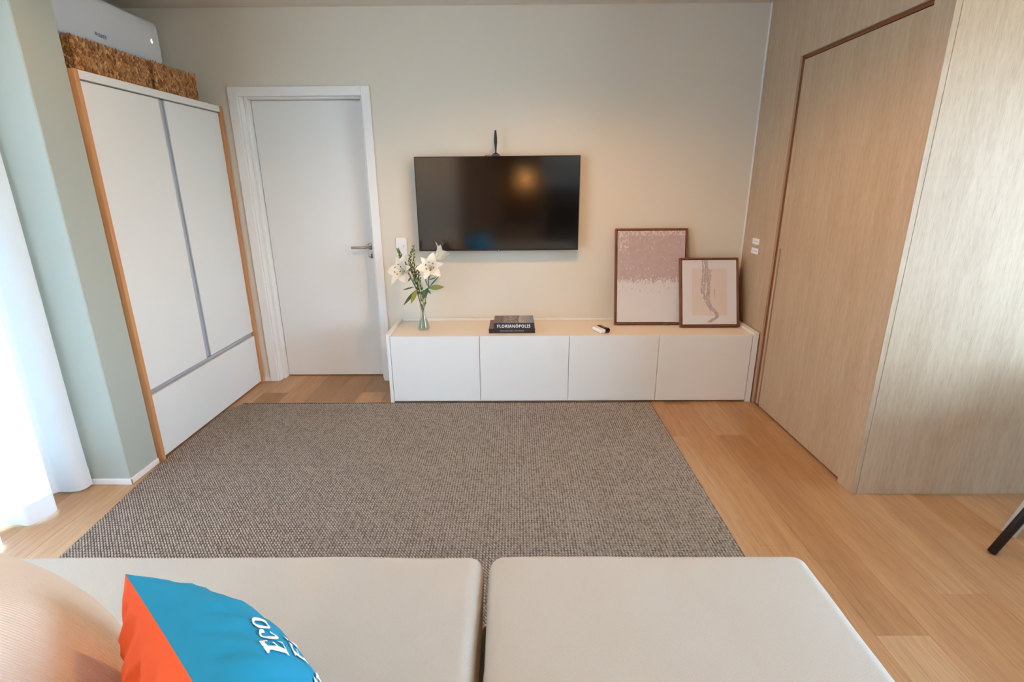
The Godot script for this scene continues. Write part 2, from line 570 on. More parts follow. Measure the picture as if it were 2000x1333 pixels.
# ---------------------------------------------------------------- furniture
func wardrobe() -> void:
	var w := thing("wardrobe", "tall white wardrobe with plywood edges between pillar and door", "wardrobe", Vector3(-2.3, 0, 0.65))
	var o := -w.position
	var bx := func(lo: Vector3, hi: Vector3, nm: String, m: Material, p: Node, ch := 0.0015) -> MeshInstance3D:
		return box(lo + o, hi + o, nm, m, p, ch)
	bx.call(Vector3(-2.595, 0.0, 1.246), Vector3(-2.030, 2.043, 1.272), "side_panel", M.ply, w)
	bx.call(Vector3(-2.595, 0.0, 0.008), Vector3(-2.030, 2.043, 0.034), "side_panel", M.ply, w)
	bx.call(Vector3(-2.595, 2.004, 0.0345), Vector3(-2.036, 2.043, 1.2455), "top_panel", M.lacquer, w)
	bx.call(Vector3(-2.595, 0.02, 0.0345), Vector3(-2.10, 2.003, 1.2455), "carcass", M.lacquer, w)
	bx.call(Vector3(-2.099, 0.424, 0.6715), Vector3(-2.046, 1.998, 1.2435), "door", M.lacquer, w)
	bx.call(Vector3(-2.099, 0.424, 0.0365), Vector3(-2.050, 1.998, 0.6120), "door", M.lacquer, w)
	# aluminium pull profile between the doors
	var pr: MeshInstance3D = bx.call(Vector3(-2.099, 0.424, 0.6135), Vector3(-2.062, 1.998, 0.6705), "pull_profile", M.alu, w)
	bx.call(Vector3(-2.061, 0.424, 0.664), Vector3(-2.045, 1.998, 0.6705), "lip", M.alu, pr, 0.001)
	bx.call(Vector3(-2.061, 0.424, 0.6135), Vector3(-2.052, 1.998, 0.6160), "lip", M.alu, pr, 0.001)
	bx.call(Vector3(-2.099, 0.397, 0.0365), Vector3(-2.060, 0.4175, 1.2435), "rail", M.alu, w)
	bx.call(Vector3(-2.099, 0.012, 0.0365), Vector3(-2.046, 0.391, 1.2435), "drawer_front", M.lacquer, w)

func knot_mesh(l: float, r: float, hgt: float) -> ArrayMesh:
	var st := begin()
	st.set_smooth_group(0)
	var seg := 6
	var prev := []
	for i in 5:
		var t := float(i) / 4.0
		var rr := sin(PI * t)
		var ring := []
		for j in seg:
			var a := TAU * j / seg
			ring.append(Vector3(r * rr * cos(a), hgt * rr * sin(a), lerpf(-l, l, t)))
		if i > 0:
			for j in seg:
				var k := (j + 1) % seg
				quad(st, prev[j], prev[k], ring[k], ring[j])
		prev = ring
	st.generate_normals()
	return st.commit()

func many(parent: Node, called: String, mesh: Mesh, m: Material, xf: Array, cols: Array) -> MultiMeshInstance3D:
	var mm := MultiMesh.new()
	mm.transform_format = MultiMesh.TRANSFORM_3D
	mm.use_colors = true
	mm.mesh = mesh
	mm.instance_count = xf.size()
	for i in xf.size():
		mm.set_instance_transform(i, xf[i])
		mm.set_instance_color(i, cols[i])
	var o := MultiMeshInstance3D.new()
	o.multimesh = mm
	o.material_override = m
	o.name = called
	o.set_meta("kind", "stuff")
	parent.add_child(o, true)
	return o

func basket(lo: Vector3, hi: Vector3, label: String, sd: int, metal_grip: bool) -> void:
	var b := thing("wicker_basket", label, "basket", Vector3((lo.x + hi.x) / 2, lo.y, (lo.z + hi.z) / 2), "woven baskets on the wardrobe")
	var o := b.position
	var h := (hi - lo) * 0.5
	var hh := hi.y - lo.y
	rng.seed = sd
	var st := begin()
	var w := 0.012
	cbox(st, Vector3(-h.x + w, 0, -h.z + w), Vector3(h.x - w, 0.012, h.z - w), 0.001)
	for s in [-1.0, 1.0]:
		cbox(st, Vector3(s * (h.x - w) - 0.004, 0, -h.z + w), Vector3(s * (h.x - w) + 0.004, hh - 0.008, h.z - w), 0.001)
		cbox(st, Vector3(-h.x + w, 0, s * (h.z - w) - 0.004), Vector3(h.x - w, hh - 0.008, s * (h.z - w) + 0.004), 0.001)
	put(st, "body", std(c8(168, 114, 66), 0.9), b)
	var xf := []
	var cols := []
	var shades := [c8(206, 150, 92), c8(188, 128, 72), c8(222, 172, 112), c8(160, 100, 54), c8(196, 142, 90)]
	var step := 0.0120
	var rowh := 0.0165
	var rows := int(hh / rowh)
	for face in 4:
		var len := (h.z if face < 2 else h.x) * 2.0
		var n := int(len / step)
		for r in rows:
			for i in n:
				var a := -len / 2 + (i + 0.5) * len / n
				var y := (r + 0.5) * hh / rows
				if absf(a) > len / 2 - 0.003:
					a = signf(a) * (len / 2 - 0.005)
				# grip opening in the long faces
				if face < 2 and metal_grip and absf(a - 0.03) < 0.012 and absf(y - hh * 0.50) < 0.022:
					continue
				if face == 2 and metal_grip and absf(a) < 0.05 and absf(y - hh * 0.70) < 0.016:
					continue
				var tilt := (0.62 if i % 2 == 0 else -0.50) + rng.randf_range(-0.16, 0.16)
				var sc := rng.randf_range(0.85, 1.25)
				var p := Vector3.ZERO
				var bs := Basis.IDENTITY
				var depth := rng.randf_range(-0.0015, 0.002) - 0.006
				# knot's long axis z -> up in the face, y -> outward
				if face == 0:
					p = Vector3(h.x + depth, y, a); bs = Basis(Vector3.RIGHT, tilt) * Basis(Vector3(0, 0, 1), Vector3(1, 0, 0), Vector3(0, 1, 0))
				elif face == 1:
					p = Vector3(-h.x - depth, y, a); bs = Basis(Vector3.RIGHT, tilt) * Basis(Vector3(0, 0, -1), Vector3(-1, 0, 0), Vector3(0, 1, 0))
				elif face == 2:
					p = Vector3(a, y, h.z + depth); bs = Basis(Vector3.BACK, tilt) * Basis(Vector3(-1, 0, 0), Vector3(0, 0, 1), Vector3(0, 1, 0))
				else:
					p = Vector3(a, y, -h.z - depth); bs = Basis(Vector3.BACK, tilt) * Basis(Vector3(1, 0, 0), Vector3(0, 0, -1), Vector3(0, 1, 0))
				xf.append(Transform3D(bs.scaled_local(Vector3(sc, sc, sc)), p))
				cols.append((shades[rng.randi() % 5] as Color).darkened(rng.randf() * 0.22).srgb_to_linear())
	many(b, "weave", knot_mesh(0.0165, 0.0062, 0.0060), M.baskets, xf, cols)
	# rim
	st = begin()
	var rp := []
	for c in [Vector3(-h.x + 0.01, hh - 0.006, -h.z + 0.01), Vector3(h.x - 0.008, hh - 0.006, -h.z + 0.01), Vector3(h.x - 0.008, hh - 0.006, h.z - 0.01), Vector3(-h.x + 0.01, hh - 0.006, h.z - 0.01), Vector3(-h.x + 0.01, hh - 0.006, -h.z + 0.01)]:
		rp.append(c)
	for i in 4:
		tube(st, [rp[i], rp[i + 1]], [0.006], 8)
	put(st, "rim", std(c8(176, 122, 72), 0.8), b)
	if metal_grip:
		st = begin()
		cbox(st, Vector3(-0.05, hh * 0.70 - 0.018, h.z - 0.006), Vector3(0.05, hh * 0.70 + 0.018, h.z - 0.002), 0.001)
		var g := put(st, "grip_plate", M.black, b)
		st = begin()
		tube(st, [Vector3(-0.045, hh * 0.70 + 0.004, h.z - 0.002), Vector3(-0.04, hh * 0.70 + 0.010, h.z + 0.006), Vector3(0.04, hh * 0.70 + 0.010, h.z + 0.006), Vector3(0.045, hh * 0.70 + 0.004, h.z - 0.002)], [0.004], 8)
		put(st, "grip_bar", M.steel, g)
	var _u := o

func air_conditioner() -> void:
	var a := thing("air_conditioner", "white split air conditioner on the alcove wall above the wardrobe", "air conditioner", Vector3(-2.6, 2.285, 0.49))
	# section swept along z: x out from the wall, y up
	var sec := [Vector2(0.0, 0.03), Vector2(0.10, 0.004), Vector2(0.190, 0.0), Vector2(0.222, 0.004), Vector2(0.233, 0.014), Vector2(0.238, 0.03), Vector2(0.240, 0.10), Vector2(0.240, 0.18), Vector2(0.238, 0.235), Vector2(0.232, 0.252), Vector2(0.220, 0.261), Vector2(0.19, 0.264), Vector2(0.0, 0.264)]
	var hl := 0.455
	var st := begin()
	st.set_smooth_group(0)
	var ends := [[-hl, 0.90], [-hl + 0.003, 0.95], [-hl + 0.010, 0.985], [-hl + 0.022, 1.0], [hl - 0.022, 1.0], [hl - 0.010, 0.985], [hl - 0.003, 0.95], [hl, 0.90]]
	var g := []
	for e in ends:
		var ring := []
		for p in sec:
			var q: Vector2 = (p - Vector2(0.0, 0.135)) * e[1] + Vector2(0.0, 0.135)
			ring.append(Vector3(q.x, q.y, e[0]))
		g.append(ring)
	for i in g.size() - 1:
		for j in sec.size() - 1:
			quad(st, g[i][j], g[i][j + 1], g[i + 1][j + 1], g[i + 1][j])
	for e in [0, g.size() - 1]:
		for j in range(1, sec.size() - 1):
			tri_out(st, g[e][0], g[e][j], g[e][j + 1], Vector3(0, 0, -1 if e == 0 else 1))
	put(st, "housing", M.ac, a)
	st = begin()
	cbox(st, Vector3(0.10, -0.003, -0.36), Vector3(0.165, 0.006, 0.40), 0.001, Transform3D(Basis(Vector3.BACK, 0.06), Vector3.ZERO))
	var v := put(st, "air_outlet", M.dark, a)
	st = begin()
	cbox(st, Vector3(0.112, -0.008, -0.35), Vector3(0.16, -0.004, 0.39), 0.001, Transform3D(Basis(Vector3.BACK, 0.06), Vector3.ZERO))
	put(st, "louver", M.ac, v)
	st = begin()
	cbox(st, Vector3(0.03, 0.2615, -0.36), Vector3(0.17, 0.264, 0.36), 0.0005)
	put(st, "air_intake", M.dark, a)
	# maker's mark and lit digit
	var out := Basis(Vector3.UP, PI / 2)
	var blue := std(c8(96, 120, 160), 0.5)
	var mk := Node3D.new()
	mk.name = "maker_mark"
	a.add_child(mk)
	st = begin()
	tube(st, ring_points(Vector3(0.2405, 0.060, 0.128), 0.007, 14), [0.0018], 6)
	put(st, "emblem", blue, mk)
	meshed(text_arrays("GREE", ["Droid Sans"], 0.026, 700), "lettering", blue, mk, Transform3D(out, Vector3(0.2405, 0.056, 0.082)))
	var glow := std(c8(240, 250, 250), 0.5)
	glow.emission_enabled = true
	glow.emission = c8(225, 245, 245)
	glow.emission_energy_multiplier = 2.0
	meshed(text_arrays("6", ["Droid Sans"], 0.034, 700), "display_digit", glow, a, Transform3D(out, Vector3(0.2405, 0.135, -0.362)))

func ring_points(c: Vector3, r: float, n: int) -> Array:
	var o := []
	for i in n + 1:
		var t := TAU * i / n
		o.append(c + Vector3(0, r * sin(t), r * cos(t)))
	return o

func curtain() -> void:
	var c := thing("curtain", "long white sheer curtain hanging beside the grey green pillar", "curtain", Vector3(-2.31, 0, 1.9))
	var g := []
	var hem := []
	var n := 420
	var z0 := 1.518
	var z1 := 4.92
	for i in n + 1:
		var t := float(i) / n
		var z := lerpf(z0, z1, t)
		var col := []
		var hc := []
		for j in 26:
			var y := lerpf(0.012, 2.60, float(j) / 25.0)
			var ph := TAU * (z - 1.52) / 0.272 + 0.25 * sin(y * 1.7 + z * 3.0) * minf(1.0, (z - z0) * 8.0)
			var cs := cos(ph)
			var amp := lerpf(0.072, 0.05, y / 2.6)
			var x := -0.0 + amp * (signf(cs) * pow(absf(cs), 0.75)) + 0.008 * sin(z * 61.0 + y * 2.0)
			var zz := z + 0.028 * sin(2.0 * ph) * minf(1.0, (z - z0) * 10.0)
			col.append(Vector3(x, y, zz - 1.9))
			if y < 0.12:
				hc.append(Vector3(x + 0.002, y, zz - 1.9))
		g.append(col)
		hem.append(hc)
	var st := begin()
	sheet(st, g)
	put(st, "cloth", M.curtain, c)
	st = begin()
	sheet(st, hem)
	put(st, "hem", M.curtain, c)
	st = begin()
	cbox(st, Vector3(-0.03, 2.60, -0.39), Vector3(0.03, 2.644, 3.0), 0.003)
	put(st, "rail", M.white, c)

func console() -> void:
	var c := thing("media_console", "long low white media console with four doors under the television", "console", Vector3(0.39, 0, 0.23))
	var o := -c.position
	var bx := func(lo: Vector3, hi: Vector3, nm: String, m: Material, ch := 0.0015) -> MeshInstance3D:
		return box(lo + o, hi + o, nm, m, c, ch)
	bx.call(Vector3(-0.905, 0.0, 0.002), Vector3(-0.880, 0.520, 0.457), "side_panel", M.lacquer)
	bx.call(Vector3(1.652, 0.0, 0.002), Vector3(1.690, 0.520, 0.457), "side_panel", M.lacquer)
	bx.call(Vector3(-0.879, 0.475, 0.002), Vector3(1.651, 0.500, 0.436), "top_panel", M.shelf)
	bx.call(Vector3(-0.879, 0.5005, 0.002), Vector3(1.651, 0.520, 0.020), "back_rail", M.lacquer)
	bx.call(Vector3(-0.879, 0.014, 0.002), Vector3(1.651, 0.474, 0.430), "carcass", M.lacquer)
	bx.call(Vector3(-0.879, 0.0, 0.03), Vector3(1.651, 0.0135, 0.425), "plinth", M.lacquer)
	var xs := [-0.8785, -0.2535, 0.3745, 1.0015, 1.6485]
	for k in 4:
		bx.call(Vector3(xs[k] + 0.0015, 0.0165, 0.4375), Vector3(xs[k + 1] - 0.0015, 0.503, 0.457), "door", M.lacquer, 0.001)

func television() -> void:
	var t := thing("television", "large black flat television mounted on the beige wall", "television", Vector3(-0.122, 1.376, 0.0))
	t.rotation.z = 0.003
	var w := 0.581
	var h := 0.327
	box(Vector3(-0.2, -0.15, 0.0), Vector3(0.2, 0.15, 0.03), "wall_bracket", M.black, t)
	var st := begin()
	cbox(st, Vector3(-w + 0.01, -h + 0.01, 0.062), Vector3(w - 0.01, h - 0.01, 0.080), 0.004)
	cbox(st, Vector3(-0.42, -h + 0.03, 0.028), Vector3(0.42, 0.16, 0.062), 0.008)
	put(st, "back_cover", M.black, t)
	st = begin()
	cbox(st, Vector3(-w, -h, 0.080), Vector3(-w + 0.005, h, 0.0915), 0.001)
	cbox(st, Vector3(w - 0.005, -h, 0.080), Vector3(w, h, 0.0915), 0.001)
	cbox(st, Vector3(-w + 0.005, h - 0.005, 0.080), Vector3(w - 0.005, h, 0.0915), 0.001)
	cbox(st, Vector3(-w + 0.005, -h, 0.080), Vector3(w - 0.005, -h + 0.012, 0.0915), 0.001)
	put(st, "bezel", M.bezel, t)
	box(Vector3(-w + 0.005, -h + 0.012, 0.081), Vector3(w - 0.005, h - 0.005, 0.0905), "screen", M.screen, t, 0.0005)
	var lg := box(Vector3(-0.012, -h - 0.005, 0.082), Vector3(0.012, -h + 0.008, 0.0935), "sensor_tab", M.bezel, t, 0.001)
	box(Vector3(-0.006, -h - 0.002, 0.0935), Vector3(0.006, -h + 0.003, 0.0942), "logo_mark", M.white, lg, 0.0)
	# antenna on top of the set
	var a := thing("tv_antenna", "small black blade antenna standing on top of the television", "antenna", Vector3(-0.132, 1.7045, 0.075))
	st = begin()
	lathe(st, [Vector2(0.0, 0.020), Vector2(0.010, 0.020), Vector2(0.024, 0.010), Vector2(0.030, 0.006), Vector2(0.030, 0.0), Vector2(0.0, 0.0)], 20)
	put(st, "base", M.black, a)
	st = begin()
	st.set_smooth_group(0)
	var prof := [[0.016, 0.006], [0.03, 0.005], [0.06, 0.008], [0.09, 0.0115], [0.12, 0.011], [0.15, 0.008], [0.166, 0.006], [0.168, 0.0]]
	var rings := []
	for p in prof:
		var ring := []
		for j in 10:
			var an := TAU * j / 10
			ring.append(Vector3(p[1] * cos(an), p[0], 0.45 * p[1] * sin(an)))
		rings.append(ring)
	for i in rings.size() - 1:
		for j in 10:
			var k := (j + 1) % 10
			quad(st, rings[i][j], rings[i + 1][j], rings[i + 1][k], rings[i][k])
	put(st, "blade", M.black, a)
	st = begin()
	lathe(st, [Vector2(0.0302, 0.002), Vector2(0.0312, 0.004), Vector2(0.0302, 0.006)], 20)
	put(st, "chrome_ring", M.steel, a)
	st = begin()
	tube(st, [Vector3(-0.03, 0.004, 0), Vector3(-0.055, 0.003, -0.004), Vector3(-0.075, 0.002, -0.012), Vector3(-0.09, -0.01, -0.03), Vector3(-0.095, -0.12, -0.032)], [0.0018], 6)
	put(st, "cable", M.black, a)

func wall_plates() -> void:
	var s := thing("light_switch", "white rocker light switch on the beige wall beside the door", "switch", Vector3(-0.848, 1.073, 0.0))
	var st := begin()
	cbox(st, Vector3(-0.041, -0.066, 0.0), Vector3(0.041, 0.066, 0.009), 0.004)
	put(st, "plate", M.white, s)
	st = begin()
	cbox(st, Vector3(-0.024, -0.012, 0.009), Vector3(0.024, 0.018, 0.0125), 0.0015)
	var r := put(st, "rocker", M.white, s)
	box(Vector3(0.012, -0.003, 0.0125), Vector3(0.015, 0.009, 0.0128), "indicator", M.grey_laminate, r, 0.0)
	for k in 2:
		var p := thing("wall_socket", ["upper white module set in the oak wall above the pictures", "lower white module set in the oak wall above the pictures"][k], "socket", Vector3(WX, 1.118 - 0.066 * k, 0.208), "white modules in the oak wall")
		box(Vector3(-0.006, -0.021, -0.05), Vector3(0.0, 0.021, 0.05), "cover", M.white, p, 0.002)
		box(Vector3(-0.0075, -0.001, -0.04), Vector3(-0.006, 0.001, 0.04), "seam", M.grey_laminate, p, 0.0)

func artwork(kind: int) -> ImageTexture:
	var w := 360
	var h := 500 if kind == 0 else 420
	var im := Image.create(w, h, false, Image.FORMAT_RGB8)
	var n := FastNoiseLite.new()
	n.seed = 5 + kind
	n.frequency = 0.03
	n.fractal_octaves = 4
	var f := FastNoiseLite.new()
	f.seed = 9 + kind
	f.frequency = 0.06
	f.fractal_octaves = 3
	for y in h:
		for x in w:
			var c := c8(218, 217, 217)
			var a := n.get_noise_2d(x * 0.7, y)
			var b := f.get_noise_2d(x, y * 0.6)
			if kind == 0:
				var v := float(y) / h
				var edge := 0.56 + 0.05 * n.get_noise_2d(x * 1.4, 7.0) + 0.10 * b + 0.03 * a
				var pink := c8(192, 172, 168).lerp(c8(184, 164, 160), clampf(0.5 + a, 0, 1))
				if v < edge:
					c = pink
					if b > 0.52 - 0.42 * clampf((v - 0.47) * 9.0, 0, 1):
						c = pink.lerp(c8(222, 218, 216), 0.75)
					if v < 0.05 and b > 0.02 or (v < 0.22 and x < w * 0.16 and b > 0.08):
						c = pink.lerp(c8(224, 214, 210), 0.7)
				elif b > 0.42 and v < edge + 0.07:
					c = pink.lerp(c, 0.5)
			else:
				var u := float(x) / w
				var v := float(y) / h
				if u > 0.18 and u < 0.82 and v > 0.13 and v < 0.86:
					c = c8(218, 205, 194)
				# one sweeping brush stroke in a few bristles
				var stroke := false
				for q in [[0.375, 0.355, 0.016, 0.0, 0.52], [0.42, 0.40, 0.02, 0.0, 0.60], [0.455, 0.44, 0.018, 0.0, 0.35], [0.50, 0.475, 0.030, 0.15, 0.72], [0.585, 0.60, 0.006, 0.45, 0.60]]:
					var cx: float = lerpf(q[0], q[1], clampf(v * 1.6, 0, 1)) + 0.015 * sin(v * 9.0) + (0.06 * maxf(0, v - 0.35))
					var wd: float = q[2] * (1.0 + 0.9 * b)
					if v >= q[3] and v < q[4] and absf(u - cx) < wd and b > -0.42:
						stroke = true
				if v >= 0.55 and v < 0.80:
					var cx2 := lerpf(0.45, 0.55, clampf((v - 0.62) / 0.18, 0, 1))
					if absf(u - cx2) < lerpf(0.065, 0.03, (v - 0.55) / 0.25) and b > -0.35:
						stroke = true
				if v >= 0.74 and v < 0.97:
					var cx3 := 0.535 + 0.10 * sin((v - 0.74) * 13.0)
					if v > 0.90: cx3 = 0.60 - (v - 0.90) * 1.6
					if absf(u - cx3) < (0.035 if v < 0.9 else 0.05) and b > -0.45:
						stroke = true
				if stroke:
					c = c8(172, 158, 156).lerp(c8(192, 180, 178), clampf(0.5 + a, 0, 1))
			im.set_pixel(x, y, c)
	return ImageTexture.create_from_image(im)

func picture(label: String, kind: int, bl: Vector3, w: float, hgt: float, lean: float, turn: float) -> void:
	var p := thing("framed_picture", label, "picture", bl, "framed pictures leaning on the console")
	p.basis = Basis(Vector3.UP, turn) * Basis(Vector3.RIGHT, -lean)
	var f := 0.012
	var dp := 0.032
	# frame stands with its front bottom edge at the origin, going back to -z
	box(Vector3(0, 0, -dp), Vector3(f, hgt, 0), "frame_stile", M.walnut, p, 0.0012)
	box(Vector3(w - f, 0, -dp), Vector3(w, hgt, 0), "frame_stile", M.walnut, p, 0.0012)
	box(Vector3(f, 0, -dp), Vector3(w - f, f, 0), "frame_rail", M.walnut, p, 0.0012)
	box(Vector3(f, hgt - f, -dp), Vector3(w - f, hgt, 0), "frame_rail", M.walnut, p, 0.0012)
	var g := 0.005
	var m := std(Color.WHITE, 0.75)
	m.albedo_texture = artwork(kind)
	var st := begin()
	var a := Vector3(f + g, f + g, -0.004)
	var b := Vector3(w - f - g, hgt - f - g, -0.004)
	quad(st, a, Vector3(b.x, a.y, a.z), b, Vector3(a.x, b.y, a.z), Vector2(0, 1), Vector2(1, 1), Vector2(1, 0), Vector2(0, 0))
	put(st, "print", m, p)
	box(Vector3(f + g, f + g, -0.022), Vector3(w - f - g, hgt - f - g, -0.0045), "canvas", M.paper, p, 0.001)
	box(Vector3(f, f, -0.030), Vector3(w - f, hgt - f, -0.024), "backboard", std(c8(70, 44, 32), 0.8), p, 0.001)

func cover_texture() -> ImageTexture:
	var w := 256
	var h := 192
	var im := Image.create(w, h, false, Image.FORMAT_RGB8)
	var n := FastNoiseLite.new()
	n.seed = 3
	n.frequency = 0.02
	n.fractal_octaves = 5
	for y in h:
		for x in w:
			var u := float(x) / w
			var a := n.get_noise_2d(x, y) + 0.5
			var c := c8(74, 58, 48).lerp(c8(122, 84, 62), clampf(a, 0, 1))
			if u > 0.22 + 0.05 * a:
				c = c8(150, 134, 140).lerp(c8(96, 84, 92), clampf(a * 1.5 - 0.3, 0, 1))
			if u > 0.56 + 0.06 * a:
				c = c8(88, 60, 42)
			if u > 0.60 + 0.05 * a:
				c = c8(176, 168, 158).lerp(c8(88, 112, 150), clampf((u - 0.62) * 2.2 + 0.3 * (a - 0.5), 0, 1))
			im.set_pixel(x, y, c)
	return ImageTexture.create_from_image(im)

func book(at: Vector3, w: float, d: float, th: float, label: String, cover: Material, spine: Material, title: String, tsize: float, tmat: Material, twide: float) -> void:
	var b := thing("book", label, "book", at, "books stacked on the console")
	# spine faces +z
	box(Vector3(-w / 2 + 0.004, 0.003, -d + 0.004), Vector3(w / 2 - 0.004, th - 0.003, -0.004), "pages", M.paper, b, 0.0005)
	var st := begin()
	var e := 0.0028
	cbox(st, Vector3(-w / 2, th - e, -d), Vector3(w / 2, th, -0.0005), 0.0008)
	var lid := put(st, "front_cover", spine, b)
	st = begin()
	quad(st, Vector3(-w / 2 + 0.001, th + 0.0003, -0.001), Vector3(w / 2 - 0.001, th + 0.0003, -0.001), Vector3(w / 2 - 0.001, th + 0.0003, -d + 0.001), Vector3(-w / 2 + 0.001, th + 0.0003, -d + 0.001), Vector2(0, 1), Vector2(1, 1), Vector2(1, 0), Vector2(0, 0))
	put(st, "cover_print", cover, lid)
	box(Vector3(-w / 2, 0, -d), Vector3(w / 2, e, -0.0005), "back_cover", spine, b, 0.0008)
	box(Vector3(-w / 2, 0.0005, -0.0035), Vector3(w / 2, th - 0.0005, 0.0), "spine", spine, b, 0.0008)
	if title != "":
		var am := text_arrays(title, ["Droid Sans"], tsize, 700)
		var bb := am.get_aabb()
		var sc := twide / bb.size.x
		meshed(am, "title", tmat, b, Transform3D(Basis.from_scale(Vector3(sc, 1, 1)), Vector3(-(bb.position.x + bb.size.x / 2) * sc, th / 2 - bb.position.y - bb.size.y / 2, 0.0006)))

func console_things() -> void:
	picture("larger framed abstract print, dusty pink over white, against the wall", 0, Vector3(0.738, 0.5075, 0.180), 0.530, 0.706, 0.205, 0.0)
	picture("smaller framed print with mauve brush stroke, overlapping the larger picture", 1, Vector3(1.204, 0.5105, 0.262), 0.428, 0.505, 0.305, 0.0)
	var ct := std(Color.WHITE, 0.35)
	ct.albedo_texture = cover_texture()
	var dark := std(c8(40, 42, 46), 0.4)
	book(Vector3(-0.025, 0.5005, 0.376), 0.328, 0.25, 0.034, "large black book with grey spine lettering, bottom of the stack", std(c8(110, 62, 48), 0.4), dark, "ARQUITETURA CATARINA", 0.012, std(c8(150, 150, 152), 0.6), 0.17)
	var sp := StandardMaterial3D.new()
	sp = std(Color.WHITE, 0.4)
	sp.albedo_texture = ct.albedo_texture
	sp.uv1_triplanar = true
	sp.uv1_scale = Vector3(3.5, 3.5, 3.5)
	sp.uv1_offset = Vector3(0.5, 0.2, 0)
	var spd := std(c8(52, 54, 66), 0.4)
	book(Vector3(-0.012, 0.5350, 0.372), 0.285, 0.215, 0.040, "smaller photo book titled in white capitals, top of the stack", ct, spd, "FLORIANÓPOLIS", 0.030, M.print_white, 0.235)
	# remote control
	var r := thing("remote_control", "small white and black remote control lying on the console", "remote", Vector3(0.622, 0.5005, 0.355))
	r.rotation.y = 0.42
	var st := begin()
	rbox(st, Vector3(-0.046, 0.001, -0.075), Vector3(0.004, 0.030, 0.040), 0.012, 3)
	put(st, "body", M.white, r)
	st = begin()
	rbox(st, Vector3(-0.004, 0.0005, -0.085), Vector3(0.040, 0.034, 0.042), 0.014, 3)
	put(st, "cover", M.blackgloss, r)
	for k in 3:
		box(Vector3(0.010, 0.0335, -0.06 + 0.025 * k), Vector3(0.026, 0.0352, -0.048 + 0.025 * k), "button", M.grey_laminate, r, 0.0005)

# ---------------------------------------------------------------- flowers
func petal(st: SurfaceTool, base: Vector3, axis: Vector3, radial: Vector3, len: float, wid: float, a0: float, a1: float) -> void:
	var side := axis.cross(radial).normalized()
	var g := []
	var p := base
	var n := 9
	for i in n + 1:
		var s := float(i) / n
		var ang := lerpf(a0, a1, s * s * 0.6 + s * 0.4)
		var d := axis * cos(ang) + radial * sin(ang)
		var nrm := axis * sin(ang) - radial * cos(ang)
		if i > 0:
			p += d * len / n
		var w := wid * (pow(sin(PI * clampf(pow(s, 0.75) * 0.97 + 0.03, 0, 1)), 0.8) * 0.5 + 0.02 * (1.0 - s))
		var row := []
		for j in 5:
			var t := (j - 2) / 2.0
			row.append(p + side * w * t + nrm * (absf(t) * w * 0.28 + 0.003 * sin(s * 17.0 + t * 4.0) * absf(t)))
		g.append(row)
	sheet(st, g)

func lily(parent: Node, at: Vector3, axis: Vector3, size: float, open: float, sd: int) -> void:
	axis = axis.normalized()
	var f := Node3D.new()
	f.name = "flower"
	f.set_meta("label", "open white lily flower with dark anthers")
	f.position = at
	parent.add_child(f, true)
	rng.seed = sd
	var u := axis.cross(Vector3.UP).normalized()
	var v := axis.cross(u).normalized()
	for k in 6:
		var a := TAU * k / 6.0 + 0.2 + rng.randf_range(-0.1, 0.1)
		var rad := u * cos(a) + v * sin(a)
		var st := begin()
		petal(st, rad * 0.006 + axis * (0.002 if k % 2 == 0 else 0.0), axis, rad, size * rng.randf_range(0.92, 1.06), size * (0.56 if k % 2 == 0 else 0.43), 0.30, open + rng.randf_range(-0.12, 0.2))
		put(st, "petal", M.petal, f)
	for k in 6:
		var a := TAU * k / 6.0 + 0.7
		var rad := u * cos(a) + v * sin(a)
		var tip := axis * size * 0.62 + rad * size * 0.22
		var st := begin()
		tube(st, [Vector3.ZERO, axis * size * 0.3 + rad * size * 0.06, tip], [0.0012], 5)
		var sm := put(st, "stamen", M.bud_pale, f)
		st = begin()
		tube(st, [tip - rad.cross(axis) * 0.007, tip, tip + rad.cross(axis) * 0.007], [0.0016, 0.0032, 0.0016], 6)
		put(st, "anther", M.anther, sm)

func leaf(st: SurfaceTool, base: Vector3, tip: Vector3, wid: float, bend: float) -> void:
	var d := tip - base
	var side := d.cross(Vector3(0.2, 0.3, 1)).normalized()
	var up := side.cross(d).normalized()
	var g := []
	for i in 9:
		var s := i / 8.0
		var p := base + d * s + up * bend * sin(PI * s)
		var w := wid * sin(PI * clampf(0.04 + 0.95 * s, 0, 1))
		g.append([p - side * w * 0.5 + up * w * 0.15, p, p + side * w * 0.5 + up * w * 0.15])
	sheet(st, g)

func spike(p0: Vector3, pts: Array, label: String, start: float, sd: int, pale: float) -> void:
	var s := thing("budding_spike", label, "flower", p0, "flowers in the glass vase")
	rng.seed = sd
	var cv := Curve3D.new()
	for p in pts:
		cv.add_point(p - p0)
	var st := begin()
	var line := []
	for i in 17:
		line.append(cv.sample_baked(cv.get_baked_length() * i / 16.0, true))
	tube(st, line, [0.0028, 0.0028, 0.0028, 0.0026, 0.0025, 0.0024, 0.0023, 0.0022, 0.0021, 0.002, 0.002, 0.0019, 0.0018, 0.0017, 0.0016, 0.0015, 0.001], 7)
	put(st, "stem", M.stem, s)
	var n := 40
	for i in n:
		var t := lerpf(start, 1.0, float(i) / (n - 1))
		var c := cv.sample_baked(cv.get_baked_length() * t, true)
		var r := lerpf(0.0110, 0.0048, float(i) / n)
		var a := i * 2.4
		var rad := Vector3(cos(a), 0.25, sin(a)).normalized()
		var q := c + rad * r * 1.25
		st = begin()
		tube(st, [q - Vector3(0, r * 0.9, 0) - rad * r * 0.5, q, q + Vector3(0, r * 1.2, 0) + rad * r * 0.5], [r * 0.35, r * 0.85, r * 0.2], 6)
		put(st, "bud", M.bud_pale if rng.randf() < pale * (1.0 - float(i) / n) else M.bud, s)

